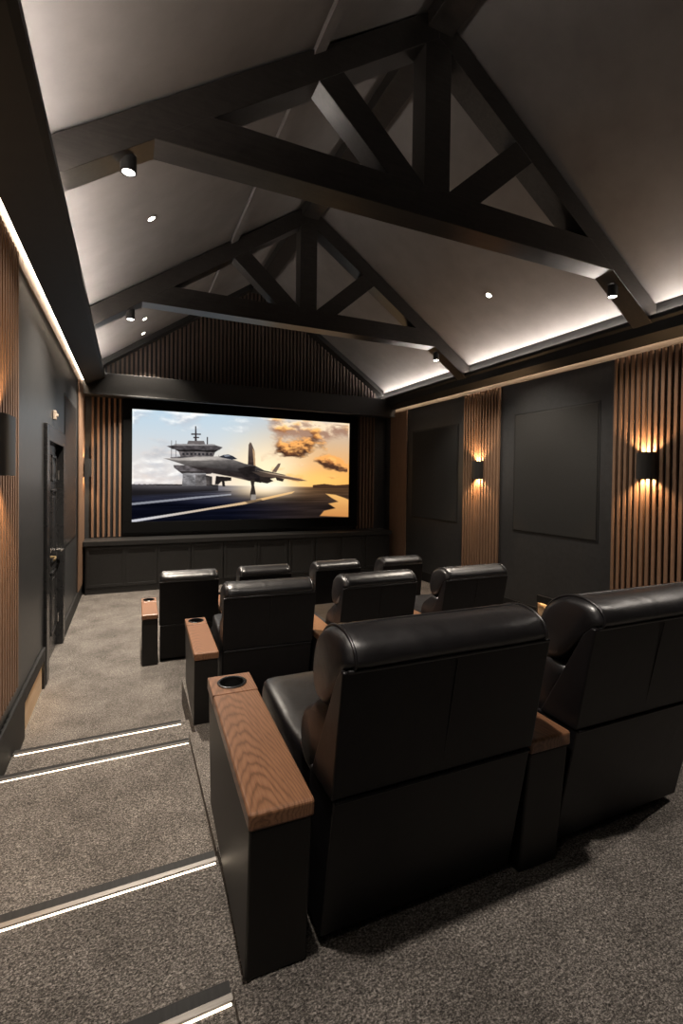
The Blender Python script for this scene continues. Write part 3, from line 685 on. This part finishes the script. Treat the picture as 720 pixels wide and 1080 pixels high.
def console(w, ln, hgt, label, group, loc, rz=0.0, foot=0.05):
    """Narrow storage arm; the origin is at the rear foot, the wooden top starts foot metres behind it."""
    t = thing('armrest_console', label, 'armrest', loc, rz, group)
    hw = w / 2; top = hgt - .048; y0 = -foot; y1 = y0 + ln
    MB().prism([(0.0, 0.0), (y0 + .008, top), (y1 - .01, top), (y1 - .10, 0.0)], -hw + .004, hw - .004, 'x').build('body', M['console'], t, bevel=0.008, seg=3)
    ys = y1 - .18
    MB().box(-hw, hw, y0, ys - .0015, top, hgt).build('arm_pad', M['arm_wood'], t, bevel=0.009, seg=3)
    # block with the round opening
    n = 48; r_ = 0.052; cx, cy = 0.0, (ys + y1) / 2 + .004; v = []; f_ = []
    def edge(a):
        dx, dy = math.cos(a), math.sin(a)
        k = min((hw / abs(dx)) if abs(dx) > 1e-6 else 9, (((y1 - cy) if dy > 0 else (cy - ys)) / abs(dy)) if abs(dy) > 1e-6 else 9)
        return dx * k, cy + dy * k
    angs = sorted([2 * math.pi * k / n for k in range(n)] + [math.atan2(yy_ - cy, xx_) % (2 * math.pi) for xx_ in (-hw, hw) for yy_ in (ys, y1)])
    n = len(angs)
    for z in (hgt, top):
        for a in angs: v.append((*edge(a), z))
        for a in angs: v.append((r_ * math.cos(a), cy + r_ * math.sin(a), z))
    for k in range(n):
        j = (k + 1) % n
        f_ += [(k, j, n + j, n + k), (2 * n + k, 3 * n + k, 3 * n + j, 2 * n + j), (k, 2 * n + k, 2 * n + j, j), (n + k, n + j, 3 * n + j, 3 * n + k)]
    MB().add(v, f_).build('cup_block', M['arm_wood'], t, bevel=0.006, seg=2)
    T_ = Matrix.Translation((0, cy, 0))
    MB().lathe([(0.049, hgt - .002), (0.060, hgt - .002), (0.060, hgt + .003), (0.0575, hgt + .005), (0.0500, hgt + .004)], 40, T_, True).build('cup_rim', M['cup'], t, smooth=50)
    MB().lathe([(0.0515, hgt + .001), (0.0515, hgt - .075), (0.0, hgt - .075), (0.0, hgt - .072), (0.0485, hgt - .072), (0.0485, hgt + .001)], 40, T_, True).build('cup_liner', M['cup'], t, smooth=50)
    return t

G = {'A': 'front row recliners', 'B': 'middle row recliners', 'C': 'back row recliners'}
# back row
c1 = recliner(.70, .155, .475, .845, 'black leather recliner at the aisle end of the back row', G['C'], (.845, 1.215, ZC), R(-1))
dup(c1, (1.76, 1.215, ZC), R(-1), 'black leather recliner second from the aisle in the back row')
k = console(.178, .89, .482, 'walnut-topped armrest console at the aisle end of the back row', 'back row armrest consoles', (.370, 1.21, ZC), R(-2.0))
dup(k, (1.297, 1.185, ZC), R(-2.0), 'walnut-topped armrest console between the two back row recliners')
# middle row
b1 = recliner(.655, .165, .435, .82, 'black leather recliner at the aisle end of the middle row', G['B'], (.925, 3.36, ZB), R(-3))
dup(b1, (1.79, 3.345, ZB), R(0), 'black leather recliner in the centre of the middle row')
dup(b1, (2.69, 3.30, ZB), R(0), 'black leather recliner at the wall end of the middle row')
k = console(.160, .84, .485, 'walnut-topped armrest console at the aisle end of the middle row', 'middle row armrest consoles', (.474, 3.20, ZB), R(-2.0), .03)
dup(k, (1.365, 3.20, ZB), R(-1), 'walnut-topped armrest console after the first middle row recliner')
dup(k, (2.245, 3.17, ZB), R(-1), 'walnut-topped armrest console after the second middle row recliner')
# front row
a1 = recliner(.565, .085, .375, .81, 'black leather recliner at the aisle end of the front row', G['A'], (.565, 4.965, ZA), R(-3))
dup(a1, (1.345, 4.985, ZA), R(-2), 'black leather recliner second from the aisle in the front row')
dup(a1, (2.20, 5.00, ZA), R(0), 'black leather recliner third from the aisle in the front row')
dup(a1, (3.06, 5.00, ZA), R(0), 'black leather recliner at the wall end of the front row')
k = console(.150, .70, .50, 'walnut-topped armrest console at the aisle end of the front row', 'front row armrest consoles', (.196, 4.92, ZA), R(-1), .0)
dup(k, (.945, 4.93, ZA), R(-1), 'walnut-topped armrest console after the first front row recliner')
dup(k, (1.77, 4.95, ZA), R(0), 'walnut-topped armrest console after the second front row recliner')
dup(k, (2.63, 4.95, ZA), R(0), 'walnut-topped armrest console after the third front row recliner')

# ------------------------------------------------------------------ world, camera, colour
wd = bpy.data.worlds.new('world'); scene.world = wd; wd.use_nodes = True
wd.node_tree.nodes['Background'].inputs['Color'].default_value = (0.0, 0.0, 0.0, 1)
cam = bpy.data.cameras.new('camera'); co = bpy.data.objects.new('camera', cam); COL.objects.link(co); scene.camera = co
right = Vector((0.9115432, -0.4110136, 0.0125216)); up = Vector((-0.0049417, 0.0194993, 0.9997977)); fw = Vector((0.4111746, 0.9114206, -0.0157434))
co.matrix_world = Matrix(((right.x, up.x, -fw.x, 0), (right.y, up.y, -fw.y, 0), (right.z, up.z, -fw.z, 1.83), (0, 0, 0, 1)))
cam.sensor_fit = 'VERTICAL'; cam.sensor_height = 36.0; cam.sensor_width = 24.0
cam.lens = 497.463 / 1080 * 36.0
cam.shift_y = -25.555 / 1080
cam.clip_start = 0.05; cam.clip_end = 60
scene.view_settings.view_transform = 'Standard'; scene.view_settings.look = 'None'
scene.view_settings.gamma = 1.0; scene.view_settings.use_curve_mapping = False
scene.view_settings.exposure = 0.0
scene.cycles.use_denoising = True
scene.cycles.max_bounces = 8; scene.cycles.diffuse_bounces = 5
scene.cycles.sample_clamp_indirect = 6.0
